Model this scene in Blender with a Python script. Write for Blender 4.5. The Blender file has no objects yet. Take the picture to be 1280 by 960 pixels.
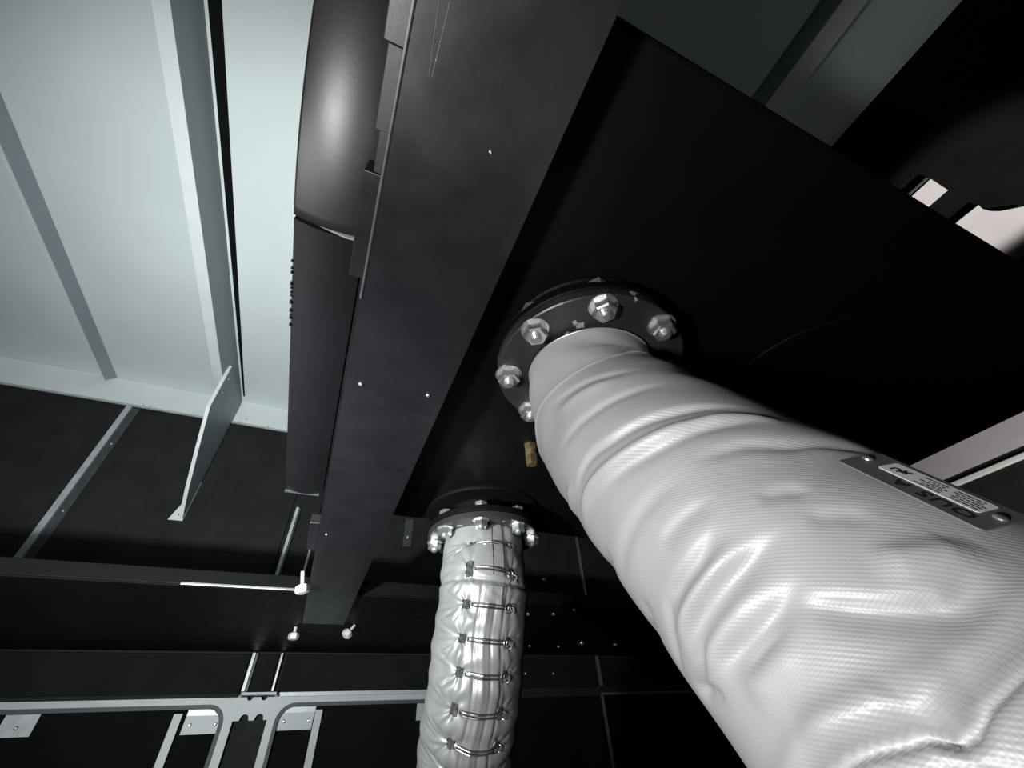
import bpy, bmesh, math, random
import numpy as np
from mathutils import Vector, Matrix
random.seed(4)
C = bpy.context.scene.collection
PI = math.pi
# ------------------------------------------------------------------ camera
FPX = 509.0; PX, PY = 640.0, 480.0
def _ray(x, y): return np.array([x-PX, y-PY, FPX])
_Z = _ray(600, -86); _Z = _Z/np.linalg.norm(_Z)
_S = _ray(2100, 835); _S = _S-_S@_Z*_Z; _S = _S/np.linalg.norm(_S)
_F = np.cross(_S, _Z)
if _F[2] < 0: _F = -_F
M = np.array([_S, _F, _Z])
def at(x, y, ax, v):                     # photo pixel -> world point on the plane axis=v
    d = M@_ray(x, y); return d*v/d['XYZ'.index(ax)]
cam = bpy.data.cameras.new('camera'); co = bpy.data.objects.new('camera', cam); C.objects.link(co)
r_, u_, b_ = M[:, 0], -M[:, 1], -M[:, 2]
co.matrix_world = Matrix(((r_[0], u_[0], b_[0], 0), (r_[1], u_[1], b_[1], 0), (r_[2], u_[2], b_[2], 0), (0, 0, 0, 1)))
cam.sensor_width = 36; cam.lens = FPX/1280*36; cam.clip_start = 0.01
bpy.context.scene.camera = co
# ------------------------------------------------------------------ world, lamps, exposure
wd = bpy.data.worlds.new('world'); bpy.context.scene.world = wd; wd.use_nodes = True
wd.node_tree.nodes['Background'].inputs[0].default_value = (.55, .62, .7, 1)
wd.node_tree.nodes['Background'].inputs[1].default_value = 0.0
def lamp(name, kind, loc, aim, power, color, size, **k):
    l = bpy.data.lights.new(name, kind); l.energy = power; l.color = color
    if kind == 'AREA': l.shape = 'DISK'; l.size = size
    else: l.shadow_soft_size = size
    for a, b in k.items(): setattr(l, a, b)
    o = bpy.data.objects.new(name, l); C.objects.link(o); o.location = loc
    o.rotation_euler = (Vector(aim)-Vector(loc)).to_track_quat('-Z', 'Y').to_euler(); return o
lamp('inspection_light', 'SPOT', (-.86, .28, -.13), (-.02, 3.0, 2.15), 400, (.95, 1.0, 1.0), .05, spot_size=math.radians(114), spot_blend=1.0)
lamp('phone_flash', 'AREA', (-.34, .09, -.08), (.25, .67, .60), 9.5, (1.0, .985, .96), .09)
lamp('bracket_fill_spot', 'SPOT', (3.1, -.75, -.6), (3.1, -.12, 2.3), 380, (1.0, .95, .93), .06, spot_size=math.radians(24), spot_blend=.5)  # added unseen spot that brightens the roof brackets
lamp('channel_fill_spot', 'SPOT', (3.0, .2, .2), (3.9, .95, 1.40), 60, (1.0, .95, .93), .04, spot_size=math.radians(70), spot_blend=.8)  # added unseen spot to lift the channel on the right wall
lamp('roof_fill_spot', 'SPOT', (1.5, -1.3, -.4), (1.0, -.35, 2.3), 9, (.92, .97, 1.0), .15, spot_size=math.radians(70), spot_blend=.9)  # added low fill without a fixture, lightens the roof past the silencer
vs = bpy.context.scene.view_settings
vs.view_transform = 'Standard'; vs.look = 'None'; vs.exposure = 0.0; vs.gamma = 1.0; vs.use_curve_mapping = False
# ------------------------------------------------------------------ materials
def mat(name, col, rough=.5, metal=0, bump=0, bscale=200, var=0, vscale=4, spec=.5, uvweave=None, chips=None, sheen=0, rvar=0):
    m = bpy.data.materials.new(name); m.use_nodes = True; nt = m.node_tree; N = nt.nodes; L = nt.links
    b = N['Principled BSDF']; b.inputs['Base Color'].default_value = (*col, 1); b.inputs['Roughness'].default_value = rough
    b.inputs['Metallic'].default_value = metal; b.inputs['Specular IOR Level'].default_value = spec
    if sheen: b.inputs['Sheen Weight'].default_value = sheen
    tc = N.new('ShaderNodeTexCoord')
    def noise(sc, det=4):
        n = N.new('ShaderNodeTexNoise'); n.inputs['Scale'].default_value = sc; n.inputs['Detail'].default_value = det
        L.new(tc.outputs['Object'], n.inputs['Vector']); return n
    cur = None
    if var:
        n = noise(vscale); r = N.new('ShaderNodeMapRange'); L.new(n.outputs['Fac'], r.inputs['Value'])
        r.inputs['From Min'].default_value = .3; r.inputs['From Max'].default_value = .7
        r.inputs['To Min'].default_value = 1-var; r.inputs['To Max'].default_value = 1+var
        x = N.new('ShaderNodeVectorMath'); x.operation = 'SCALE'; x.inputs[0].default_value = col
        L.new(r.outputs['Result'], x.inputs['Scale']); L.new(x.outputs['Vector'], b.inputs['Base Color']); cur = x.outputs['Vector']
    if rvar:
        n = noise(vscale*2.3); r = N.new('ShaderNodeMapRange'); L.new(n.outputs['Fac'], r.inputs['Value'])
        r.inputs['From Min'].default_value = .3; r.inputs['From Max'].default_value = .7
        r.inputs['To Min'].default_value = rough-rvar; r.inputs['To Max'].default_value = rough+rvar
        L.new(r.outputs['Result'], b.inputs['Roughness'])
    if chips:
        n = noise(chips[0], 6); r = N.new('ShaderNodeMapRange'); L.new(n.outputs['Fac'], r.inputs['Value'])
        r.inputs['From Min'].default_value = chips[1]; r.inputs['From Max'].default_value = chips[1]+.02
        x = N.new('ShaderNodeMix'); x.data_type = 'RGBA'; L.new(r.outputs['Result'], x.inputs['Factor'])
        if cur: L.new(cur, x.inputs['A'])
        else: x.inputs['A'].default_value = (*col, 1)
        x.inputs['B'].default_value = (*chips[2], 1); L.new(x.outputs['Result'], b.inputs['Base Color'])
    if bump:
        n = noise(bscale); bp = N.new('ShaderNodeBump'); bp.inputs['Strength'].default_value = bump; bp.inputs['Distance'].default_value = .001
        L.new(n.outputs['Fac'], bp.inputs['Height']); L.new(bp.outputs['Normal'], b.inputs['Normal'])
    if uvweave:
        px, py, st = uvweave
        sx = N.new('ShaderNodeSeparateXYZ'); L.new(tc.outputs['UV'], sx.inputs[0])
        def sine(out, pitch, ph=None):
            a = N.new('ShaderNodeMath'); a.operation = 'MULTIPLY'; a.inputs[1].default_value = 2*PI/pitch; L.new(out, a.inputs[0])
            if ph: c = N.new('ShaderNodeMath'); c.operation = 'ADD'; L.new(a.outputs[0], c.inputs[0]); L.new(ph, c.inputs[1]); a = c
            s = N.new('ShaderNodeMath'); s.operation = 'SINE'; L.new(a.outputs[0], s.inputs[0]); return s.outputs[0]
        nn = N.new('ShaderNodeTexNoise'); nn.inputs['Scale'].default_value = 25; L.new(tc.outputs['UV'], nn.inputs['Vector'])
        def mix_(op):
            q = N.new('ShaderNodeMath'); q.operation = op; L.new(sx.outputs['X'], q.inputs[0]); L.new(sx.outputs['Y'], q.inputs[1]); return q.outputs[0]
        a = sine(mix_('ADD'), px*1.414); c = sine(mix_('SUBTRACT'), py*1.414)
        mu = N.new('ShaderNodeMath'); mu.operation = 'MULTIPLY'; L.new(a, mu.inputs[0]); L.new(c, mu.inputs[1])
        ad = N.new('ShaderNodeMath'); ad.operation = 'MULTIPLY_ADD'; L.new(a, ad.inputs[0]); ad.inputs[1].default_value = 1.6; L.new(mu.outputs[0], ad.inputs[2])
        m2 = N.new('ShaderNodeMath'); m2.operation = 'MULTIPLY'; L.new(ad.outputs[0], m2.inputs[0]); L.new(nn.outputs['Fac'], m2.inputs[1])
        bp = N.new('ShaderNodeBump'); bp.inputs['Strength'].default_value = st; bp.inputs['Distance'].default_value = .0004
        L.new(m2.outputs[0], bp.inputs['Height']); L.new(bp.outputs['Normal'], b.inputs['Normal'])
    return m
m_ceil = mat('pale_grey_painted_steel', (.66, .72, .73), .6, 0, .15, 900, .05, 1.5, spec=.3)
m_ceil2 = mat('pale_grey_trim_paint', (.68, .72, .73), .4, 0, .1, 900, .04, 6)
m_wtrim = mat('wall_trim_paint', (.42, .45, .46), .45, 0, .1, 900, .04, 6)
m_rib = mat('shaded_rib_paint', (.25, .285, .31), .5, 0, .1, 800, .04, 6)  # pale steel darkened: shade of rib flanks and gusset put into the colour
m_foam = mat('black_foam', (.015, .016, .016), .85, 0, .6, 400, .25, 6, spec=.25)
m_black = mat('black_gloss_paint', (.003, .0032, .004), .55, 0, .12, 260, .15, 5, spec=.12, rvar=.05)
m_beam = mat('black_satin_beam', (.009, .0095, .0115), .35, 0, .04, 500, .2, 9, spec=.75, rvar=.04)
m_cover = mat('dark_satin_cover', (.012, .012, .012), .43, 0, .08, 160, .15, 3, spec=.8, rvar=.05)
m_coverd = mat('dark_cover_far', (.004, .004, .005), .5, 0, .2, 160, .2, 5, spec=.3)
m_flange = mat('chipped_black_flange', (.030, .029, .030), .38, .2, .25, 120, .3, 14, chips=(16, .665, (.42, .38, .37)), spec=.6)
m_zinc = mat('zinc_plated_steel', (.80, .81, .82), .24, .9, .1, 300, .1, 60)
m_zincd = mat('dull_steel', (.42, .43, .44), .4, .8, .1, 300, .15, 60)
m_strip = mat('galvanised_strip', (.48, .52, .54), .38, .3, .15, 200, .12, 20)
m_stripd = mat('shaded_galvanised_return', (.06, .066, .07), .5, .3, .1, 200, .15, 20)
m_bolt = mat('bright_plated_bolt', (.80, .80, .78), .35, .35)
m_brass = mat('brass', (.30, .23, .12), .35, .8, .3, 400, .2, 80)
m_jack = mat('silver_fibreglass_cloth', (.385, .395, .40), .52, .12, uvweave=(.0026, .0026, .20), var=.04, vscale=9, spec=.5)
m_jack2 = mat('silver_fibreglass_cloth_fine', (.33, .335, .335), .40, .35, uvweave=(.0018, .0022, .12), var=.06, vscale=9, spec=.5)
m_plate = mat('brushed_nameplate', (.20, .205, .21), .5, .5, .1, 500, .08, 60)
m_label = mat('white_label', (.90, .92, .90), .5)
m_ink = mat('black_ink', (.012, .012, .012), .6)
m_gask = mat('grey_rubber_gasket', (.055, .06, .065), .6)
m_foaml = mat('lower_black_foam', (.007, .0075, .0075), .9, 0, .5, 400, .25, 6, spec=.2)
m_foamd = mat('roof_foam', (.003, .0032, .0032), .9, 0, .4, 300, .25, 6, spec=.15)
m_bright = mat('bright_bracket_steel', (.62, .60, .60), .45, 0, .1, 200, .04, 6)
m_floor = mat('dark_concrete', (.05, .05, .05), .8, 0, .5, 60, .2, 3)
m_wire = mat('lacing_wire', (.30, .30, .30), .35, .9)
m_patch = mat('grey_anchor_patch', (.07, .07, .07), .6, .2, .2, 300)
# ------------------------------------------------------------------ helpers
def obj(name, me, m=None, parent=None, smooth=False):
    if isinstance(me, bmesh.types.BMesh):
        bmesh.ops.recalc_face_normals(me, faces=me.faces); d = bpy.data.meshes.new(name); me.to_mesh(d); me.free(); me = d
    o = bpy.data.objects.new(name, me); C.objects.link(o)
    if m and not me.materials: me.materials.append(m)
    if smooth: me.shade_smooth()
    if parent: o.parent = parent
    return o
def local(o, parent):        # parent o keeping its world place (parents here are unrotated empties or at origin)
    o.parent = parent; o.matrix_parent_inverse = Matrix.Translation(-parent.location) if parent.parent is None else Matrix.Identity(4); return o
def thing(name, loc, label, cat, group=None):
    o = bpy.data.objects.new(name, None); C.objects.link(o); o.location = loc; o.empty_display_size = .05
    tag(o, label, cat, group); return o
def tag(o, label, cat, group=None):
    o['label'] = label; o['category'] = cat
    if group: o['group'] = group
    return o
def box(bm, x0, x1, y0, y1, z0, z1, bev=0):
    vs_ = [bm.verts.new((x, y, z)) for x in (x0, x1) for y in (y0, y1) for z in (z0, z1)]
    fs = [bm.faces.new([vs_[i] for i in q]) for q in ((0, 1, 3, 2), (4, 6, 7, 5), (0, 4, 5, 1), (2, 3, 7, 6), (0, 2, 6, 4), (1, 5, 7, 3))]
    if bev:
        bmesh.ops.bevel(bm, geom=list({e for f in fs for e in f.edges}), offset=bev, segments=2, affect='EDGES', profile=.5)
    return bm
def bx(*a, **k): return box(bmesh.new(), *a, **k)
def prism(pts, dvec):        # polygon of 3-D points extruded by dvec
    bm = bmesh.new(); a = [bm.verts.new(p) for p in pts]; b = [bm.verts.new(Vector(p)+Vector(dvec)) for p in pts]
    bm.faces.new(a); bm.faces.new(b[::-1]); n = len(a)
    for i in range(n): bm.faces.new((a[i], b[i], b[(i+1) % n], a[(i+1) % n]))
    bmesh.ops.triangulate(bm, faces=[f for f in bm.faces if len(f.verts) > 4], ngon_method='EAR_CLIP')
    return bm
def lathe(prof, n=32, c=(0, 0, 0), cap=True, bm=None):      # prof [(r,z)...] about z
    bm = bm or bmesh.new(); rings = []
    for r, z in prof: rings.append([bm.verts.new((c[0]+r*math.cos(2*PI*k/n), c[1]+r*math.sin(2*PI*k/n), c[2]+z)) for k in range(n)])
    for a, b in zip(rings, rings[1:]):
        for k in range(n): bm.faces.new((a[k], a[(k+1) % n], b[(k+1) % n], b[k]))
    if cap: bm.faces.new(rings[0]); bm.faces.new(rings[-1])
    return bm
def wire(pts, r, n=8, bm=None, closed=False):
    bm = bm or bmesh.new(); pts = [Vector(p) for p in pts]; m = len(pts); rings = []
    up = None
    for i, p in enumerate(pts):
        t = (pts[(i+1) % m]-pts[i-1]) if closed else (pts[min(i+1, m-1)]-pts[max(i-1, 0)])
        t.normalize()
        if up is None: up = t.orthogonal().normalized()
        up = (up-t*up.dot(t)).normalized(); v = t.cross(up)
        rings.append([bm.verts.new(p+(up*math.cos(2*PI*k/n)+v*math.sin(2*PI*k/n))*r) for k in range(n)])
    rr = rings+[rings[0]] if closed else rings
    for a, b in zip(rr, rr[1:]):
        for k in range(n): bm.faces.new((a[k], a[(k+1) % n], b[(k+1) % n], b[k]))
    if not closed: bm.faces.new(rings[0]); bm.faces.new(rings[-1])
    return bm
def copy_tree(o, parent=None):
    c = o.copy(); C.objects.link(c)
    if parent: c.parent = parent
    for ch in [x for x in bpy.data.objects if x.parent == o]: copy_tree(ch, c)
    return c
def struct(o): o['kind'] = 'structure'; return o
# ------------------------------------------------------------------ setting
YW, ZC, ZF, XL, XR, YF = 3.4, 2.38, -1.4, -3.2, 3.9, -1.6
struct(obj('floor', bx(XL, XR, YF, YW, ZF-.05, ZF), m_floor))
ceil = struct(obj('ceiling', bx(XL, XR, YF, YW+.06, ZC+.004, ZC+.05), m_foam))
seams = [XL, -1.98, -1.04, .45, 1.5, 2.05]
for a, b in zip(seams, seams[1:]):
    obj('ceiling_panel', bx(a+.002, b-.002, YF+.01, YW-.003, ZC-.002, ZC+.003), m_ceil, ceil)
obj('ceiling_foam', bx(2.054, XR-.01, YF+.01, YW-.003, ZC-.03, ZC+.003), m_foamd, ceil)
struct(obj('wall_left', bx(XL-.05, XL, YF, YW, ZF, ZC), m_foam))
wr = struct(obj('wall_right', bx(XR, XR+.05, YF, YW, ZF, ZC), m_foam))
struct(obj('wall_front', bx(XL, XR, YF-.05, YF, ZF, ZC), m_foam))
wb = struct(obj('wall_back', bx(XL, XR, YW+.01, YW+.06, ZF, ZC), m_foam))
for x0, x1 in ((XL, -1.69), (-1.63, -.335), (-.27, -.135), (-.10, 2.18), (2.22, XR-.01)):
    obj('foam_panel', bx(x0+.004, x1-.004, YW-.012, YW+.009, .56, 2.15, bev=.004), m_foam, wb)
for x0, x1 in ((XL, -.30), (-.262, -.142), (-.105, 2.18), (2.22, XR-.01)):
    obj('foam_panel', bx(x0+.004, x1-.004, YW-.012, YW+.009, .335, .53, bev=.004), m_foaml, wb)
# screws
def screw_bm(r=.006, h=.004):
    bm = lathe([(r, 0), (r*.95, -h*.5), (r*.7, -h), (r*.3, -h*1.15), (.0004, -h*.8)], 10); return bm
scr_me = None
def screw(parent, p, nrm=(0, 0, -1), s=1.0, m=None, name='screw'):
    global scr_me
    if scr_me is None:
        b = screw_bm(); bmesh.ops.recalc_face_normals(b, faces=b.faces); scr_me = bpy.data.meshes.new('screw'); b.to_mesh(scr_me); b.free(); scr_me.materials.append(m_zinc); scr_me.shade_smooth()
    me = scr_me
    if m:
        me = scr_me.copy(); me.materials[0] = m
    o = bpy.data.objects.new(name, me); C.objects.link(o)
    o.rotation_mode = 'QUATERNION'; o.rotation_quaternion = Vector((0, 0, -1)).rotation_difference(Vector(nrm)); o.scale = (s,)*3
    o.parent = parent; o.location = Vector(p)-parent.location; return o
# ceiling angle along the end wall
bm = bx(XL, XR-.02, YW-.018, YW-.013, 2.155, ZC-.004); box(bm, XL, XR-.02, YW-.10, YW-.018, 2.150, 2.156)
t1 = struct(obj('trim_1', bx(XL, 2.0, YW-.022, YW-.013, 2.145, ZC-.004), m_ceil2))
obj('edge_lip', bx(XL, 2.0, YW-.034, YW-.0225, 2.136, 2.150), m_strip, t1)
for x in (-1.60, -1.555, -.93, -.90, -.72): screw(t1, (x, YW-.023, 2.20 if x in (-.90,) else 2.165), (0, -1, 0), 1.4)
# roof ribs (hat sections with one sloped flank, its shade put into the colour)
def rib(name, x, w, y0, y1, zb, slope, label, group):
    o = bmesh.new()
    pts = [(x-w/2, 0, zb), (x+w/2, 0, zb), (x+w/2+slope, 0, ZC-.004), (x+w/2+slope-.004, 0, ZC-.004), (x+w/2-.004, 0, zb+.006), (x-w/2+.004, 0, zb+.006), (x-w/2+.002, 0, ZC-.004), (x-w/2-.002, 0, ZC-.004)]
    o.free(); o = prism([(p[0], y0, p[2]) for p in pts], (0, y1-y0, 0))
    ob = obj(name, o, m_rib); tag(ob, label, 'roof rib', group)
    obj('bottom_flange', bx(x-w/2, x+w/2, y0, y1, zb-.0035, zb-.0003), m_ceil2, ob); return ob
rib('roof_rib', -1.04, .062, YF+.02, YW-.03, 2.15, .018, 'long pale steel roof rib running over the gusset plate, left of the black silencer', 'roof ribs')
rib('roof_rib', -1.93, .02, YF+.02, YW-.03, 2.325, .05, 'shallow pale roof rib crossing the grey roof at the far left', 'roof ribs')
rib('roof_rib', 1.50, .10, YF+.02, 2.0, 2.24, .03, 'dim grey roof rib in shadow beyond the near edge of the silencer', 'roof ribs')
bm = bmesh.new(); rr_ = []  # black tapered strip modelled as the shadow line beside the long rib
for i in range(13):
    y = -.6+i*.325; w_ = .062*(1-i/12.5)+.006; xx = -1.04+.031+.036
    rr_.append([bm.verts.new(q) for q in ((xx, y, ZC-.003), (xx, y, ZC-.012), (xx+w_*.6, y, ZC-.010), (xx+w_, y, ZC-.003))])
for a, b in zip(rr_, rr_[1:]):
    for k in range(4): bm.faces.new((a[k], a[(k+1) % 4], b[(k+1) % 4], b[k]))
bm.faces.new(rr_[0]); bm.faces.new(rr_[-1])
obj('rib_shadow_strip', bm, m_foamd, ceil)
# gusset
XG = -.985
g = thing('gusset_plate', (XG, 3.37, 1.3), 'tapered steel gusset plate bracing the long roof rib down to the end wall', 'bracket')
gp = [(XG, *at(x, y, 'X', XG)[1:]) for x, y in ((290, 458), (263, 508), (249, 560), (236, 612), (229, 650), (240, 650), (262, 600), (282, 553))]
gp = [(XG, min(p[1], 3.365), p[2]) for p in gp]+[(XG, 3.365, 2.14), (XG, 3.36, 2.30)]
local(obj('plate', prism(gp, (-.005, 0, 0)), m_rib), g)
e = [Vector(p) for p in gp[:5]]
bmf = bmesh.new()
for a, b in zip(e, e[1:]):
    d = (b-a).normalized(); n = Vector((0, d.z, -d.y)); n = -n if n.y > 0 else n
    vsx = [bmf.verts.new(q) for q in (a, b, b+Vector((-.022, 0, 0)), a+Vector((-.022, 0, 0)))]
    vsy = [bmf.verts.new(q.co+n*.004) for q in vsx]
    bmf.faces.new(vsx); bmf.faces.new(vsy[::-1])
    for i in range(4): bmf.faces.new((vsx[i], vsy[i], vsy[(i+1) % 4], vsx[(i+1) % 4]))
local(obj('edge_flange', bmf, m_ceil2), g)
local(obj('foot', prism([(XG, 3.384, 1.60), (XG, 3.384, 1.30), (XG-.085, 3.384, 1.30)], (0, -.006, 0)), m_ceil2), g)
screw(g, (XG-.03, 3.378, 1.34), (0, -1, 0), 1.8)
for x, y in ((285, 474), (277, 491)): screw(g, at(x, y, 'X', XG+.001), (1, 0, 0), 1.6)
# wall strips (battens)
def batten(xc, z0, z1, wf, wr_, label, n=0, y=YW-.014, bright=m_strip):
    t = thing('wall_batten', (xc, y, z0), label, 'batten', 'galvanised battens on the end wall')
    local(obj('face', bx(xc-wf/2, xc+wf/2, y-.022, y, z0, z1), bright), t)
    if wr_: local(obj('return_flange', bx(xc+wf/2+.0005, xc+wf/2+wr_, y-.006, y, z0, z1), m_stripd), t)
    for k in range(n): screw(t, (xc+wf/2+wr_*.55, y-.007, z0+(z1-z0)*(k+.35)/n), (0, -1, 0), 1.5)
    return t
batten(-1.672, .60, 2.13, .035, .05, 'long bright batten on the black end wall left of the gusset plate', 3)
batten(-.300, .60, 1.485, .020, .012, 'narrow bright batten between the silencer side cover and the cross duct')
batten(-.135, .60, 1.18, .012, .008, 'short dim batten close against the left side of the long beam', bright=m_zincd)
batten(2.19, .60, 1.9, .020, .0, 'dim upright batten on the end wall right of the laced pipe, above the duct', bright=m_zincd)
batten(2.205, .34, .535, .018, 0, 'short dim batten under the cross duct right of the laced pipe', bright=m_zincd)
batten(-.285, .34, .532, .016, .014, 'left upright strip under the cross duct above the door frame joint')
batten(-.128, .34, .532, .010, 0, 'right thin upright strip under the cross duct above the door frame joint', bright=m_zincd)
# cross duct below the roof, across the end wall
sd = thing('cross_duct', (0, 2.7, .54), 'wide black cross duct spanning the end wall under the silencer', 'duct')
local(obj('bottom_panel', bx(XL+.01, XR-.02, 2.05, YW-.014, .54, .556), m_black), sd)
local(obj('front_lip', bx(XL+.01, XR-.02, 2.04, 2.0495, .545, .60, bev=.002), m_black), sd)
local(obj('edge_strip', bx(-.50, -.085, 2.030, 2.0395, .5405, .550, bev=.002), m_zincd), sd)
for x, y in ((660, 767), (692, 767), (718, 762), (662, 807), (698, 808), (681, 724)): screw(sd, at(x, y, 'Z', .5395), s=2.0, m=m_zincd)
for x, y in ((727, 803), (769, 805)): screw(sd, at(x, y, 'Z', .5395), s=3.2)
# two small screws on the wall below the duct
for x, y, lb in ((657, 842, 'left'), (692, 842, 'right')): screw(wb, at(x, y, 'Y', YW-.0125), (0, -1, 0), 2.0)
# door surround
def arc(cx, cz, r, a0, a1, n=8): return [(cx+r*math.cos(math.radians(a0+(a1-a0)*k/n)), cz+r*math.sin(math.radians(a0+(a1-a0)*k/n))) for k in range(n+1)]
YD = YW-.012
def wallpoly(pts, y, th): return prism([(p[0], y, p[1]) for p in pts], (0, -th, 0))
YT = YD-.02
def fillet(cx, cz, r, a0, xc, zc, y0, th):       # concave corner piece: square corner (xc,zc) minus a quarter disc
    return prism([(xc, y0, zc)]+[(x, y0, z) for x, z in arc(cx, cz, r, a0, a0+90)], (0, -th, 0))
def join(*bms):
    d = bmesh.new()
    for b in bms:
        me = bpy.data.meshes.new('tmp'); b.to_mesh(me); b.free(); d.from_mesh(me); bpy.data.meshes.remove(me)
    return d
def mid_plate():
    bm = bmesh.new(); prev = None
    for x in sorted(set([round(v, 4) for v in np.linspace(-.335, -.075, 66)]+[-.2901, -.29, -.115, -.1149, -.2512, -.2188, -.1762, -.1438])):
        zt, zb_ = .312, .205
        for cx in (-.235, -.16):
            if abs(x-cx) < .016: zt = .312-math.sqrt(.016**2-(x-cx)**2)
        for cx in (-.235, -.158):
            if abs(x-cx) < .022: zb_ = .212+math.sqrt(.022**2-(x-cx)**2)
        q = [bm.verts.new(p) for p in ((x, YT, zt), (x, YD, zt), (x, YD, zb_), (x, YT, zb_))]
        if prev:
            for k in range(4): bm.faces.new((prev[k], prev[(k+1) % 4], q[(k+1) % 4], q[k]))
        else: bm.faces.new(q)
        prev = q
    bm.faces.new(prev); return bm
t2 = struct(obj('trim_2', join(mid_plate(),
    bx(XL+.02, -.3351, YT, YD, .282, .312), bx(-.0749, 1.10, YT, YD, .282, .312),
    bx(-.335, -.29, YT, YD, -1.2, .2049), bx(-.115, -.075, YT, YD, -1.2, .2049),
    fillet(-.43, .187, .095, 0, -.3351, .2819, YD, .02), fillet(.02, .187, .095, 90, -.0749, .2819, YD, .02)), m_wtrim))
obj('joint_ledge', bx(-.285, -.10, YD-.075, YD-.0205, .318, .330), m_wtrim, t2)
for x in (-.287, -.098): screw(t2, (x, YD-.05, .3175), (0, 0, -1), 1.8)
obj('upper_rail', bx(-.085, 1.10, YD-.012, YD, .314, .334), m_strip, t2)
t3 = struct(obj('trim_3', bx(2.20, XR-.03, YD-.012, YD, .283, .297), m_zincd))  # right end of the wall rail, pipe shadow put into its dull colour
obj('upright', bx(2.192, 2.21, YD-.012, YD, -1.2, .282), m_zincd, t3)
def gasket(sign, cx, xe):
    pth = [(XL+.03 if sign < 0 else 1.10, .272), (cx, .272)]+arc(cx, .187, .085, 90, 0 if sign < 0 else 180)[1:]+[(xe+sign*.010, -1.2)]
    bm = bmesh.new(); rg = []
    for i, p in enumerate(pth):
        a = Vector(pth[max(i-1, 0)]); b = Vector(pth[min(i+1, len(pth)-1)]); t = (b-a).normalized(); n = Vector((-t.y, t.x))*.0095
        rg.append([bm.verts.new((p[0]+n.x*e, y, p[1]+n.y*e)) for e, y in ((1, YD-.028), (1, YD), (-1, YD), (-1, YD-.028))])
    for a, b in zip(rg, rg[1:]):
        for k in range(4): bm.faces.new((a[k], a[(k+1) % 4], b[(k+1) % 4], b[k]))
    return bm
for n, (sg, cx, xe, x0, x1) in enumerate(((-1, -.43, -.335, XL+.03, -.34), (1, .02, -.075, -.07, XR-.04))):
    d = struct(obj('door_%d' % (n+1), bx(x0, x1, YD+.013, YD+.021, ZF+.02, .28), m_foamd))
    obj('gasket', gasket(sg, cx, xe), m_gask, d)
    if n == 0: parts = [(-.525, -.352)]; st = [(-.585, -.545)]; tab = [(-1.30, -1.165)]
    else: parts = [(-.058, .135)]; st = [(.14, .18)]; tab = [(.76, .9)]
    for a, b in parts:
        pl = obj('corner_plate', bx(a, b, YD-.004, YD, .155, .235), m_wtrim, d)
        obj('rail', bx(a, b+.004, YD, YD+.010, .2355, .268), m_strip, d)
        for k in (.18, .88): screw(d, (a+(b-a)*k, YD-.005, .195), (0, -1, 0), 1.7)
    for a, b in st: obj('stile', bx(a, b, YD-.014, YD, ZF+.05, .245), m_wtrim, d)
    for a, b in tab:
        obj('tab', bx(a, b, YD-.003, YD, .175, .262), m_strip, d); screw(d, ((a+b)/2, YD-.0035, .21), (0, -1, 0), 1.5, m_zincd)
# small tab on the wall behind the laced pipe
tb = thing('wall_tab', (.556, YW-.014, 1.28), 'small grey metal tab with one screw just left of the laced pipe flange', 'bracket')
local(obj('plate', bx(.535, .60, YW-.020, YW-.0145, 1.27, 1.50), m_stripd), tb); screw(tb, (.568, YW-.0205, 1.345), (0, -1, 0), 2.2)
# right wall strips
rw = thing('wall_channel', (XR, .6, 1.2), 'wide pinkish grey steel channel on the right wall behind the large wrapped pipe', 'channel')
z1 = 1.25
local(obj('face', bx(XR-.012, XR, YF+.02, 2.2, 1.262, 1.75), m_bright), rw)
local(obj('bright_edge', bx(XR-.03, XR, YF+.02, 2.2, 1.19, 1.222, bev=.006), m_label), rw)
local(obj('groove', bx(XR-.006, XR, YF+.02, 2.2, 1.2225, 1.2615), m_foam), rw)
# lit brackets on the dark roof, beyond the silencer's near edge
zb = 2.3
b1 = thing('roof_bracket', (2.76, 0, zb), 'small bright rectangular bracket at the upper right, nearer the centre', 'bracket', 'bright brackets on the dark roof')
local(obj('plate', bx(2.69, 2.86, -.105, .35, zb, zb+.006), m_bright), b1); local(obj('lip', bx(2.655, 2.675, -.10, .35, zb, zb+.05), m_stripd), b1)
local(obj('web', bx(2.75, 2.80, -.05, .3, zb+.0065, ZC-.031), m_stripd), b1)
b2 = thing('roof_bracket', (3.3, 0, zb), 'larger bright bracket plate with a curved cut edge at the right frame edge', 'bracket', 'bright brackets on the dark roof')
cv = [at(x, y, 'Z', zb) for x, y in ((1222, 255), (1228, 261), (1238, 264), (1250, 264), (1265, 261), (1280, 258))]
pts = [(3.14, .35, zb)]+[(3.145, cv[0][1], zb)]+[tuple(c) for c in cv if c[0] < XR-.02]+[(XR-.02, cv[-1][1], zb), (XR-.02, .35, zb)]
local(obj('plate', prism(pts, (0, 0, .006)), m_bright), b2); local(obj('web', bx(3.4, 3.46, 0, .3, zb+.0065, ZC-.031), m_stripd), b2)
# ------------------------------------------------------------------ silencer
ZS = .60
si = thing('silencer', (.8, .7, ZS), 'large black box silencer hung under the roof, carrying both wrapped pipes', 'silencer')
local(obj('body', bx(-.056, 1.63, 0, 1.34, ZS, 1.15, bev=.006), m_black), si)
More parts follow.
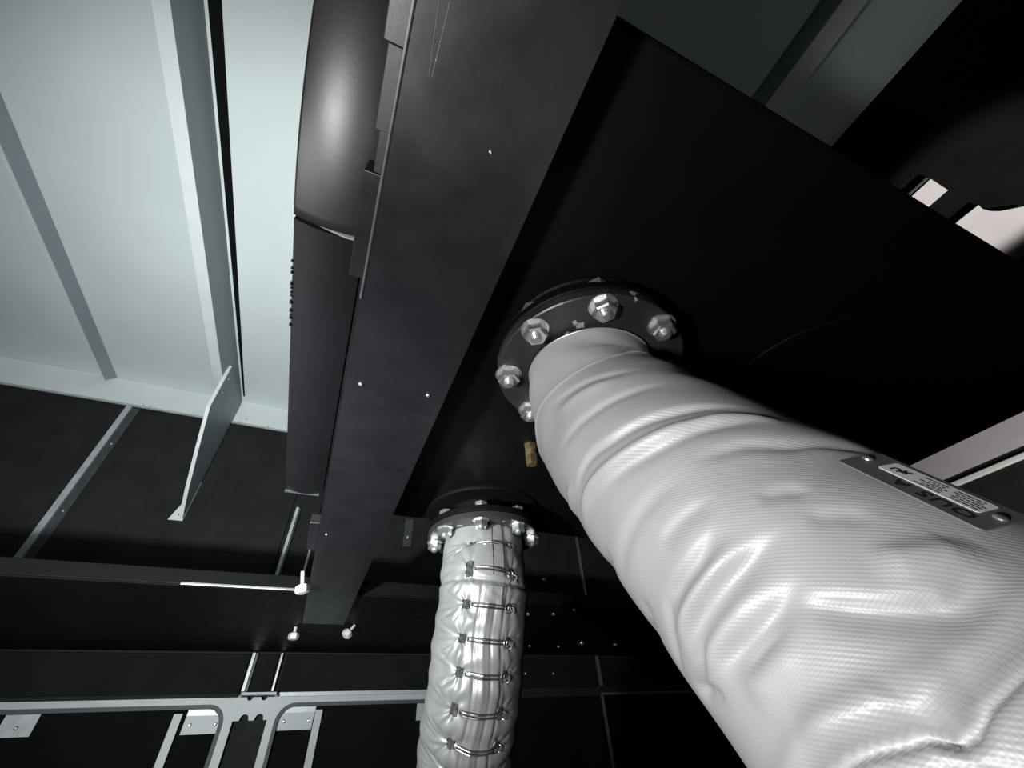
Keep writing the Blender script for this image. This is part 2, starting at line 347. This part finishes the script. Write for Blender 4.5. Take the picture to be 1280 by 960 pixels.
# side covers (left): far one flat, near one rolling upward
def cover(y0, y1, zf, n, x0=-.158, x1=-.0575):
    bm = bmesh.new(); rows = []
    for i in range(n+1):
        y = y0+(y1-y0)*i/n; row = []
        for j in range(33):
            u = j/32; row.append(bm.verts.new((x0+(x1-x0)*u, y, zf(y)+.010*(2*u-1)**2)))
        row.append(bm.verts.new((x1, y, 1.1))); row.insert(0, bm.verts.new((x0, y, 1.1))); rows.append(row)
    for a, b in zip(rows, rows[1:]):
        for k in range(len(a)-1): bm.faces.new((a[k], a[k+1], b[k+1], b[k]))
        bm.faces.new((a[-1], a[0], b[0], b[-1]))
    bm.faces.new(rows[0]); bm.faces.new(rows[-1]); return bm
def znear(y): t = max(0, .36-y); return ZS-.012+.95*t*t if t < .4 else ZS+.14
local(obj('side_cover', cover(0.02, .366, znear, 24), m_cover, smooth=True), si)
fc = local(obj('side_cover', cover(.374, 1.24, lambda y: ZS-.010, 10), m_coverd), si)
local(obj('seam_sliver', prism([(-.120, .3665, ZS-.012), (-.062, .3665, ZS-.010), (-.062, .3735, ZS-.008), (-.085, .3735, ZS-.010)], (0, 0, .02)), m_zincd), si)
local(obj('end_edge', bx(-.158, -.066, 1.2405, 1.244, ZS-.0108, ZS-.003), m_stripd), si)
bm = bmesh.new()                                            # ragged cut edge of the side cover
for k in range(12):
    y = .45+k*.012+random.uniform(-.006, .006); s_ = random.uniform(.0008, .003); box(bm, -.1592-s_*.3, -.1575, y, y+s_*2.2, ZS-.004, ZS+.002)
fr = local(obj('frayed_edge', bm, m_cover), si); fr['kind'] = 'stuff'
# access disc and lug, faint on the underside at right
local(obj('access_cover', lathe([(.001, -.003), (.208, -.003), (.210, -.001), (.210, -.0002)], 64, (.96, .37, ZS)), m_black), si)
local(obj('weld_lug', prism([tuple(at(x, y, 'Z', ZS-.012)) for x, y in ((1020, 545), (1063, 524), (1064, 531), (1034, 548))], (0, 0, .0118)), m_coverd), si)
FL = [((.38, .45), .530), ((.447, 1.23), .505)]
for (cx, cy), zb_ in FL:
    PR = .165 if cy < 1 else .185
    pad = local(obj('pad_ring', lathe([(.12, -.009), (PR-.003, -.009), (PR, -.006), (PR, -.0003), (.12, -.0003)], 64, (cx, cy, ZS), cap=False), m_black, smooth=False), si)
    local(obj('neck', lathe([(.118, ZS-.0095), (.118, zb_+.0405)], 48, (cx, cy, 0)), m_black, smooth=False), si)
    fu = local(obj('outlet_flange', lathe([(.11, .0225), (.173, .0225), (.175, .0245), (.175, .038), (.173, .040), (.11, .040)], 64, (cx, cy, zb_)), m_black), si)
# brass plug
bp = at(664, 574, 'Z', .555); px_, py_ = bp[0]+.001, bp[1]
br = local(obj('brass_plug', lathe([(.017, .0446), (.017, .028), (.0135, .026), (.0135, .010), (.0165, .009), (.0165, -.014), (.012, -.017)], 6, (px_, py_, .555)), m_brass), si)
bm = bmesh.new()
for k in range(4): lathe([(.0138, 0), (.0152, .0012), (.0152, .0022), (.0138, .0034)], 16, (px_, py_, .565+k*.004), bm=bm)
local(obj('plug_thread', bm, m_brass), si)
# ------------------------------------------------------------------ long beam under the silencer
be = thing('support_beam', (.05, 1, .52), 'long black steel beam passing under the silencer toward the end wall', 'beam')
local(obj('web', prism([(-.043, -1.3, .52), (.134, -1.3, .52), (.150, 2.50, .52), (-.043, 2.50, .52)], (0, 0, .0075)), m_beam), be)
local(obj('side_flange', bx(-.043, -.036, -1.3, 2.03, .528, .598), m_beam), be)
local(obj('side_flange', bx(.124, .131, -1.3, 2.03, .528, .598), m_beam), be)
local(obj('end_flange', bx(-.03, .13, 2.06, 2.5, .528, .5395), m_beam), be)
for (x0, y0, y1, z0) in ((-.064, -1.2, .104, .5275), (-.059, .1045, .187, .5285), (-.054, .1875, .235, .531), (-.0645, .2355, .392, .529)):
    local(obj('shim_plate', bx(x0, -.0435, y0, y1, z0, z0+.035, bev=.001), m_cover if y0 < .2 else m_beam), be)
local(obj('edge_bead', wire([(-.042, y, .5195) for y in np.linspace(-1.2, .42, 30)], .0022, 6), m_stripd), be)
for qa, qb in (((549, 0), (536, 95)), ((563, 0), (540, 96))):
    local(obj('scribed_line', wire([tuple(at(*qa, 'Z', .5197)), tuple(at(*qb, 'Z', .5197))], .00035, 5), m_zincd), be)
for x, y in ((451, 480), (535, 494), (613, 190), (408, 668)): screw(be, at(x, y, 'Z', .5195), s=.75 if y > 300 else .4)
local(obj('clip', bx(-.072, -.0436, 1.30, 1.52, .531, .56, bev=.002), m_beam), be)
# rod bolts hanging near the beam end
hm = None
for (x, y, dx, dy, lb) in ((367, 795, 0, 0, 'bright hanging bolt left of the far end of the long beam'), (434, 792, .03, .01, 'bright hanging bolt right of the far end of the long beam'), (378, 736, -.015, 0, 'bright bolt beside the long beam at the near lip of the cross duct')):
    zz = .495; p = at(x, y, 'Z', zz); ztop = .5395 if p[1] > 2.06 else .56
    t = thing('hanging_bolt', p, lb, 'bolt', 'bolts hanging by the beam end')
    tp = Vector((p[0]+dx, p[1]+dy, ztop-.004)); axv = (tp-Vector(p)).normalized()
    s_ = local(obj('stud', wire([Vector(p), tp], .007, 8), m_bolt), t)
    q = lathe([(.017, -.017), (.024, -.013), (.026, 0), (.024, .011), (.015, .015)], 6); 
    h = obj('nut', q, m_bolt, t); h.rotation_mode = 'QUATERNION'; h.rotation_quaternion = Vector((0, 0, 1)).rotation_difference(axv)
# ------------------------------------------------------------------ flange nuts
def hexnut():
    r = .0205
    return lathe([(.012, -.0225), (.0175, -.0225), (r, -.0195), (r, -.002), (.0185, -.0005)], 6)
def make_flange(parent, cx, cy, zb_, rot=0):
    f = local(obj('flange', lathe([(.108, 0), (.173, 0), (.175, .002), (.175, .018), (.173, .020), (.108, .020)], 72, (cx, cy, zb_)), m_flange), parent)
    proto = None
    for k in range(8):
        a = math.radians(22.5+45*k+rot); p = Vector((cx+.1545*math.cos(a), cy+.1545*math.sin(a), zb_))-parent.location
        if proto is None:
            b = hexnut(); n = obj('nut', b, m_zinc, parent)
            w = obj('washer', lathe([(.011, -.0022), (.0235, -.0022), (.0245, -.0016), (.0245, -.0002), (.011, -.0002)], 24), m_zinc, n)
            s_ = obj('stud', lathe([(.006, -.030), (.0095, -.0275), (.0095, -.0225)], 14), m_zincd, n)
            hd = obj('bolt_head', lathe([(.019, .0405), (.0195, .043), (.0195, .053), (.016, .055)], 6), m_zincd, n)
            proto = n
        else: n = copy_tree(proto)
        n.parent = parent; n.location = p; n.rotation_euler = (0, 0, random.uniform(0, 1))
# ------------------------------------------------------------------ wrapped pipes
def catmull(P, n):
    P = np.array(P, float); P = np.vstack([2*P[0]-P[1], P, 2*P[-1]-P[-2]]); o = []; m = len(P)-3
    for u in np.linspace(0, m-1e-9, n):
        i = int(u); t = u-i; a, b, c, d = P[i:i+4]
        o.append(.5*((2*b)+(-a+c)*t+(2*a-5*b+4*c-d)*t*t+(-a+3*b-3*c+d)*t**3))
    return np.array(o)
def frames(P, n, up=(1, 0, 0)):
    c = catmull(P, n*4); L = np.r_[0, np.cumsum(np.linalg.norm(np.diff(c, axis=0), axis=1))]
    s = np.linspace(0, L[-1], n); Cc = np.stack([np.interp(s, L, c[:, k]) for k in range(3)], 1)
    T = np.gradient(Cc, axis=0); T /= np.linalg.norm(T, axis=1)[:, None]
    U = np.array(up)-T*(T@np.array(up))[:, None]; U /= np.linalg.norm(U, axis=1)[:, None]
    return s, Cc, T, U, np.cross(T, U)
def tubemesh(name, P, rad, disp, ns, nt, mat_, parent, R0):
    s, Cc, T, U, V = frames(P, ns); th = np.linspace(0, 2*np.pi, nt, endpoint=False)
    S, TH = np.meshgrid(s, th, indexing='ij')
    r = rad(S, TH)+disp(S, TH)
    X = Cc[:, None]+(np.cos(TH)[..., None]*U[:, None]+np.sin(TH)[..., None]*V[:, None])*r[..., None]
    X = X-np.array(parent.location)
    idx = np.arange(ns*nt).reshape(ns, nt); a = idx[:-1]; b = idx[1:]
    F = np.stack([a, np.roll(a, -1, 1), np.roll(b, -1, 1), b], -1).reshape(-1, 4)
    me = bpy.data.meshes.new(name); me.from_pydata(X.reshape(-1, 3).tolist(), [], F.tolist())
    uv = me.uv_layers.new(name='UVMap'); su = np.stack([S, TH*R0], -1)
    w = np.stack([su[:-1], np.roll(su, -1, 1)[:-1], np.roll(su, -1, 1)[1:], su[1:]], 2).reshape(-1, 4, 2).copy()
    big = w[:, :, 1].max(1)-w[:, :, 1].min(1) > R0*PI
    for k in (1, 2): w[big, k, 1] += 2*PI*R0
    uv.data.foreach_set('uv', w.reshape(-1).astype(np.float32))
    o = obj(name, me, mat_, parent, smooth=True); return o, (s, Cc, T, U, V, rad, disp)
def onpipe(fr, s0, th0, off=0):
    s, Cc, T, U, V, rad, disp = fr
    g_ = lambda A: np.array([np.interp(s0, s, A[:, k]) for k in range(3)])
    c, t, u, v = g_(Cc), g_(T), g_(U), g_(V)
    r = rad(np.array([[s0]]), np.array([[th0]]))[0, 0]+disp(np.array([[s0]]), np.array([[th0]]))[0, 0]+off
    n = math.cos(th0)*u+math.sin(th0)*v
    return Vector(c+n*r), Vector(n), Vector(t), Vector(-math.sin(th0)*u+math.cos(th0)*v)
def sstep(x): x = np.clip(x, 0, 1); return x*x*(3-2*x)
R1 = .13
def fold(S, TH, pts, amp, w, w2=None, fade=.25):
    """ridge (amp>0) or valley along a polyline of (s, theta); w, w2 = widths on the two sides"""
    w2 = w2 or w; best = np.full(S.shape, 1e9); side = np.zeros(S.shape); par = np.zeros(S.shape)
    q = [(a, b*R1) for a, b in pts]; Y = TH*R1; seg = [math.dist(a, b) for a, b in zip(q, q[1:])]; tot = sum(seg); acc = 0
    for (a, b), L in zip(zip(q, q[1:]), seg):
        dx, dy = (b[0]-a[0])/L, (b[1]-a[1])/L
        t = np.clip((S-a[0])*dx+(Y-a[1])*dy, 0, L); ex = S-a[0]-dx*t; ey = Y-a[1]-dy*t; d = np.hypot(ex, ey)
        m = d < best; best = np.where(m, d, best); side = np.where(m, np.sign(ex*dy-ey*dx), side); par = np.where(m, (acc+t)/tot, par); acc += L
    W = np.where(side > 0, w, w2)
    env = sstep(par/fade)*sstep((1-par)/fade) if fade else 1
    return amp*np.exp(-(best/W)**2)*env
def smoothline(pts, k=4):
    P = catmull([(a, b, 0) for a, b in pts], len(pts)*k); return [(p[0], p[1]) for p in P]
FOLDS1 = [  # points (s, theta), amplitude, widths
 ([(.289, 3.6), (.297, 3.133), (.32, 2.827), (.335, 2.566), (.351, 2.321), (.366, 2.112), (.393, 1.80)], -.0045, .005, .009),
 ([(.305, 3.9), (.318, 3.40), (.332, 3.15), (.350, 2.88), (.372, 2.505), (.395, 2.138), (.41, 1.9)], .0055, .009, .008),
 ([(.345, 3.3), (.358, 2.95), (.378, 2.644), (.392, 2.339), (.409, 2.103), (.424, 1.868)], -.0035, .006, .010),
 ([(.42, 2.6), (.435, 2.30), (.451, 2.15), (.474, 1.95)], -.0025, .007, .009),
 ([(.40, 3.9), (.405, 3.3), (.415, 2.9), (.435, 2.6)], -.0022, .010, .010),
 ([(.470, 3.55), (.474, 3.36), (.482, 3.046), (.484, 2.75)], -.0048, .006, .010),
 ([(.497, 3.65), (.495, 3.3), (.500, 3.0), (.502, 2.70)], .0045, .009, .008),
 ([(.508, 3.60), (.505, 3.377), (.509, 3.037), (.513, 2.845), (.519, 2.55)], -.0050, .006, .010),
 ([(.524, 3.7), (.525, 3.3), (.529, 3.0), (.533, 2.75)], .0040, .008, .008),
 ([(.536, 3.45), (.538, 3.272), (.544, 3.037), (.547, 2.70)], -.0048, .006, .010),
 ([(.492, 3.9), (.480, 3.62), (.466, 3.35)], -.0030, .007, .008),
 ([(.515, 3.85), (.520, 3.55), (.516, 3.3)], -.0030, .006, .008),
 ([(.56, 3.4), (.557, 3.15), (.560, 2.9)], .0030, .010, .012),
 ([(.547, 2.90), (.562, 2.76), (.580, 2.62), (.592, 2.5), (.598, 2.40), (.592, 2.2)], -.0050, .006, .012),
 ([(.560, 2.5), (.572, 2.35), (.580, 2.2), (.578, 2.1)], .0035, .010, .012),
 ([(.143, 3.1), (.185, 2.6), (.215, 2.30), (.239, 2.0)], -.0022, .007, .010),
 ([(.17, 3.1), (.21, 2.6), (.235, 2.25)], .0020, .009, .010),
 ([(.225, 3.4), (.243, 2.9), (.268, 2.45), (.300, 2.0)], -.0024, .007, .010),
 ([(.335, 4.2), (.36, 3.9), (.375, 3.6)], -.0030, .008, .010),
 ([(.43, 4.2), (.44, 3.9), (.438, 3.6)], -.0030, .007, .010),
 ([(.24, 4.1), (.262, 3.7), (.275, 3.4)], .0025, .008, .010),
 ([(.548, 3.30), (.552, 3.08), (.556, 2.92)], -.0030, .004, .007),
 ([(.512, 3.80), (.530, 3.62), (.540, 3.48)], -.0030, .005, .007),
 ([(.486, 2.55), (.495, 2.40), (.510, 2.30)], -.0018, .006, .008),
 ([(.520, 2.50), (.530, 2.35), (.546, 2.25)], -.0016, .006, .010),
 ([(.380, 2.35), (.40, 2.05), (.43, 1.8)], .0022, .007, .009),
 ([(.445, 3.2), (.452, 2.9), (.465, 2.65)], -.0022, .007, .010),
 ([(.49, 1.6), (.47, 1.9), (.45, 2.2)], -.0020, .006, .008),
]
CUFF = [(.118, 4.6), (.120, 3.6), (.108, 3.377), (.106, 3.168), (.116, 2.862), (.127, 2.557), (.137, 2.26), (.135, 1.95), (.105, 1.60), (.09, 1.2), (.09, .5)]
SEAM = [(.605, 4.6), (.606, 3.281), (.609, 3.15), (.613, 3.054), (.619, 2.95), (.622, 2.88), (.630, 2.82), (.631, 2.76), (.628, 2.66), (.627, 2.5), (.625, 1.8), (.62, .5)]
def scurve(tab, TH):
    t = sorted((b, a) for a, b in tab); return np.interp(TH, [x[0] for x in t], [x[1] for x in t])
def disp1(S, TH):
    D = np.zeros(S.shape)
    if S.size > 1:
        for pts, a, w, w2 in FOLDS1: D += fold(S, TH, smoothline(pts), a*1.4, w*.9, w2, fade=.35)
        D += fold(S, TH, smoothline([(.632, 2.95), (.650, 2.80), (.668, 2.62), (.68, 2.5)]), -.005, .006, .012)
        D += fold(S, TH, smoothline([(.588, 3.25), (.598, 3.0), (.606, 2.8), (.612, 2.6)]), .004, .008, .012)
    c = scurve(CUFF, TH); D += .0062*sstep((S-c)/.0028)-.0040*np.exp(-((S-c+.001)/.0035)**2)+.0022*np.exp(-((S-c-.006)/.005)**2)
    c = scurve(SEAM, TH); D += .008*sstep((S-c)/.006)-.0085*np.exp(-((S-c)/.0038)**2)*sstep((TH-2.0)/.3)+.005*np.exp(-((S-c+.014)/.009)**2)
    D += .0012*np.sin(S*61+np.sin(TH*3)*1.3)*np.sin(TH*2+S*9)+.0008*np.sin(TH*5+S*40)
    return D*sstep(S/.02)
def rad1(S, TH): return np.interp(S, [0, .06, .12, .2, 3], [.1135, .117, .1225, .1275, .1275])+0*TH
P1 = [(.38, .45, .529), (.381, .452, .47), (.388, .437, .40), (.394, .383, .3), (.396, .322, .2), (.399, .261, .1), (.403, .139, -.1), (.41, -.044, -.4), (.42, -.29, -.8)]
p1 = thing('exhaust_pipe', (.38, .45, .53), 'large silver cloth wrapped exhaust pipe in the foreground with a riveted nameplate', 'pipe', 'wrapped exhaust pipes')
jk, F1 = tubemesh('insulation_jacket', P1, rad1, disp1, 620, 560, m_jack, p1, R1)
make_flange(p1, .38, .45, .53)
local(obj('jacket_hem', wire([onpipe(F1, .003, t, .0010)[0] for t in np.linspace(0, 2*PI, 97)[:-1]], .0016, 6, closed=True), m_jack2), p1)
# nameplate on the jacket (tangent plate), reading away from the flange end
cp, cn, ct, cb = onpipe(F1, .5375, 1.885, 0)
sn = .0025
cp = cp+cn*sn
npl = Matrix(((-ct.x, cb.x, cn.x, cp.x), (-ct.y, cb.y, cn.y, cp.y), (-ct.z, cb.z, cn.z, cp.z), (0, 0, 0, 1)))
# local x = reading direction, y = up of the letters, z = outward
if npl.to_3x3().determinant() < 0: npl = npl @ Matrix.Diagonal((1, -1, 1, 1))
LX, LY = .0415, .0215
def pl_obj(name, bm, m, parent=None):
    o = obj(name, bm, m); o.matrix_world = Matrix.Identity(4); o.data.transform(npl); o.data.transform(Matrix.Translation(-p1.location)); o.parent = p1 if parent is None else parent; return o
def rr(x0, x1, y0, y1, r, z0, z1):
    pts = [(x1-r+r*math.cos(a), y1-r+r*math.sin(a)) for a in np.linspace(0, PI/2, 5)]+[(x0+r+r*math.cos(a), y1-r+r*math.sin(a)) for a in np.linspace(PI/2, PI, 5)]
    pts += [(x0+r+r*math.cos(a), y0+r+r*math.sin(a)) for a in np.linspace(PI, 1.5*PI, 5)]+[(x1-r+r*math.cos(a), y0+r+r*math.sin(a)) for a in np.linspace(1.5*PI, 2*PI, 5)]
    return prism([(a, b, z0) for a, b in pts], (0, 0, z1-z0))
npo = pl_obj('nameplate', rr(-LX, LX, -LY, LY, .003, -.0012, 0), m_plate)
lab = pl_obj('label_sticker', rr(-.030, .0265, -.0165, .0035, .0022, .0001, .0004), m_label, npo)
for x in (-.0365, .0375):
    b = lathe([(.0036, .0001), (.0034, .0010), (.0022, .0018), (.0005, .0020)], 14, (x, -.003, 0)); pl_obj('rivet', b, m_zinc, npo)
def text_mesh(txt, size, x, y, z, shear=0, flip=False, off=0.0):
    cu = bpy.data.curves.new('lettering', 'FONT'); cu.body = txt; cu.size = size; cu.extrude = .0001; cu.shear = shear; cu.offset = off; cu.resolution_u = 3
    t = bpy.data.objects.new('tmp', cu); C.objects.link(t); bpy.context.view_layer.update()
    me = bpy.data.meshes.new_from_object(t.evaluated_get(bpy.context.evaluated_depsgraph_get())); bpy.data.objects.remove(t)
    if flip: me.transform(Matrix.Diagonal((-1, 1, 1, 1))); me.transform(Matrix.Translation((size*.62, 0, 0)))
    me.transform(Matrix.Translation((x, y, z))); return me
def pl_mesh(name, me, m, parent):
    me.transform(npl); me.transform(Matrix.Translation(-p1.location)); me.name = name; return obj(name, me, m, parent)
for i, (ch, x) in enumerate((('O', -.0330), ('U', -.0215), ('S', -.0105), ('A', .0015))):
    pl_mesh('lettering', text_mesh(ch, .0135, x, .0075, .0002, off=.0002), m_ink, npo)
pl_mesh('certification_mark', text_mesh('R', .0082, .0120, -.0092, .0006, flip=True, off=.0003), m_ink, lab)
pl_mesh('certification_mark', text_mesh('U', .0082, .0166, -.0072, .0006, off=.0003), m_ink, lab)
bm = bmesh.new()
for row, y in enumerate((.0005, -.0027, -.0059, -.0091, -.0123)):
    x = -.0285+(.003 if row > 2 else 0); end = .0065-(.004 if row in (1, 3) else 0)
    while x < end:
        w = random.uniform(.0012, .0040)
        if abs(x+.012) > .002: box(bm, x, min(x+w, end), y-.0004, y+.0005, .00045, .0006)
        x += w+.0007
fp = pl_obj('fine_print', bm, m_ink, lab); fp['kind'] = 'stuff'
# ---- second pipe with laced jacket
P2 = [(.447, 1.23, .504), (.442, 1.215, .42), (.437, 1.205, .338), (.437, 1.27, .145), (.452, 1.40, -.03), (.47, 1.52, -.25), (.48, 1.6, -.6)]
HK = [(.084, 2.05, 1.32), (.142, 2.10, 1.285), (.199, 2.12, 1.32), (.267, 2.14, 1.325), (.329, 2.12, 1.325), (.389, 2.13, 1.34), (.449, 2.10, 1.33), (.515, 2.10, 1.33), (.58, 2.10, 1.33), (.645, 2.1, 1.33)]
def disp2(S, TH):
    D = np.zeros(S.shape); Rr = .125
    for k, (s0, a, b) in enumerate(HK):
        for cth, sg, A in ((a+.16, 1, .0032), (b-.05, -1, .0012)):
            dx = S-s0; dy = (TH-cth)*Rr; d = np.hypot(dx, dy); phi = np.arctan2(dx, dy*sg)
            D += A*np.exp(-d/.040)*np.cos(phi*5+k*1.7+np.sin(d*70+k)+.8*np.sin(phi*2+k))*sstep(d/.010)-.0045*np.exp(-(d/.016)**2)
    if S.size > 1:
        rn = random.Random(11)
        for k, (s0, a, b) in enumerate(HK):
            if s0 > .6: break
            for e, (ds, l) in enumerate(((-.034, .75), (-.012, .95), (.014, .85), (.034, .65), (.05, .35))):
                ds += rn.uniform(-.006, .006); l += rn.uniform(-.15, .15); t0 = a+.20
                D += fold(S, TH, [(s0+ds*.12, t0), (s0+ds*.55, t0+l*.5), (s0+ds, t0+l)], rn.uniform(-.0048, -.0028), .0042, .0060, fade=.6)
            for ds, l in ((.016, .35), (-.014, .3)):
                D += fold(S, TH, [(s0, b-.12), (s0+ds, b-.12-l)], -.0022, .004, .005, fade=.6)
    for k in range(len(HK)-1):
        sm = (HK[k][0]+HK[k+1][0])/2; D += .0045*np.exp(-((S-sm)/.018)**2)*(.6+.4*np.cos(TH-2.4))
    for tc, A, w in ((1.98, -.0032, .035), (1.80, .0030, .05), (1.64, -.0026, .035), (1.50, .0018, .05), (1.42, -.0022, .03)):
        D += A*np.exp(-((TH-tc-.04*np.sin(S*30))/w)**2)*sstep((S-.15)/.02)*(.75+.25*np.sin(S*95))
    c = .156+.004*np.cos(TH); D += -.0065*np.exp(-((S-c)/.003)**2)+.0025*np.exp(-((S-c-.008)/.006)**2)
    D += .0010*np.sin(TH*4+S*22)*np.sin(S*47+TH*2)+.0012*np.sin(TH*3-S*30)
    return D*sstep(S/.015)
def rad2(S, TH): return np.interp(S, [0, .04, .12, 3], [.1195, .1225, .124, .122])+0*TH
p2 = thing('exhaust_pipe', (.447, 1.23, .505), 'slimmer silver exhaust pipe with a wire laced jacket, further back left of the large one', 'pipe', 'wrapped exhaust pipes')
jk2, F2 = tubemesh('insulation_jacket', P2, rad2, disp2, 560, 420, m_jack2, p2, .125)
make_flange(p2, .447, 1.23, .505)
def strip(fr, s0, s1, t0, t1, off, th=.0016, wav=.0):
    bm = bmesh.new(); ns_, nt_ = 10, 6; g1 = []; g2 = []
    for i in range(ns_+1):
        for j in range(nt_+1):
            s_ = s0+(s1-s0)*i/ns_; t_ = t0+(t1-t0)*j/nt_
            p, n, _, _ = onpipe(fr, s_, t_, 0); e_ = off+wav*math.sin(i*1.1+j)
            g1.append(bm.verts.new(p+n*e_)); g2.append(bm.verts.new(p+n*(e_+th)))
    ix = lambda i, j: i*(nt_+1)+j
    for i in range(ns_):
        for j in range(nt_):
            q = (ix(i, j), ix(i, j+1), ix(i+1, j+1), ix(i+1, j)); bm.faces.new([g1[k] for k in q]); bm.faces.new([g2[k] for k in q[::-1]])
    rim = [ix(i, 0) for i in range(ns_+1)]+[ix(ns_, j) for j in range(1, nt_+1)]+[ix(i, nt_) for i in range(ns_-1, -1, -1)]+[ix(0, j) for j in range(nt_-1, 0, -1)]
    for a, b in zip(rim, rim[1:]+rim[:1]): bm.faces.new((g1[a], g1[b], g2[b], g2[a]))
    return bm
local(obj('flap', strip(F2, .022, .150, 1.48, 1.85, .0028, wav=.0004), m_jack2), p2)
local(obj('flap', strip(F2, .163, .200, 1.52, 1.86, .0030, wav=.0006), m_jack2), p2)
local(obj('flap_seam', wire([onpipe(F2, s_, 1.72, .0052)[0] for s_ in np.linspace(.024, .149, 20)], .0010, 5), m_patch), p2)
for s0, a, b in HK:
    # wire loop: two strands from the left anchor over the seam to the right ring
    L_ = []
    for u in np.linspace(0, 1, 13):
        t_ = a+(b-a)*u; L_.append(onpipe(F2, s0+.003*u, t_, .0035+.0075*math.sin(PI*min(1, u*1.05)))[0])
    tv = onpipe(F2, s0, a)[2]
    top = [p-tv*.0038 for p in L_]; bot = [p+tv*.0038 for p in L_]
    wr_ = local(obj('lacing_wire', wire(top+bot[::-1], .0018, 6, closed=True), m_wire), p2)
    an = local(obj('anchor_patch', strip(F2, s0-.009, s0+.009, a+.06, a+.21, .0012, .0028, wav=.0010), m_patch), p2)
    p, n, t, v = onpipe(F2, s0, a-.02, .006)
    # right hand ring and twisted hook
    for q, (dt, ds, rr_) in enumerate(((.02, 0, .0085), (-.085, .003, .0065))):
        p, n, t, v = onpipe(F2, s0+.004+ds, b+dt, .006)
        t = t.normalized(); v = v.normalized(); ax2 = (n*.5+v*.85).normalized() if q else n
        e1 = t; e2 = ax2.cross(t).normalized()
        rg = [p+(e1*math.cos(k)*rr_*1.25+e2*math.sin(k)*rr_) for k in np.linspace(0, 2*PI, 17)[:-1]]
        local(obj('lacing_ring', wire(rg, .0013, 6, closed=True), m_wire), p2)
    p, n, t, v = onpipe(F2, s0, b-.02, .002)
    bt = lathe([(.0095, 0), (.0088, .0015), (.004, .0028)], 16); bt.transform(Matrix.Translation(p) @ Vector((0, 0, 1)).rotation_difference(n).to_matrix().to_4x4())
    local(obj('anchor_button', bt, m_wire), p2)
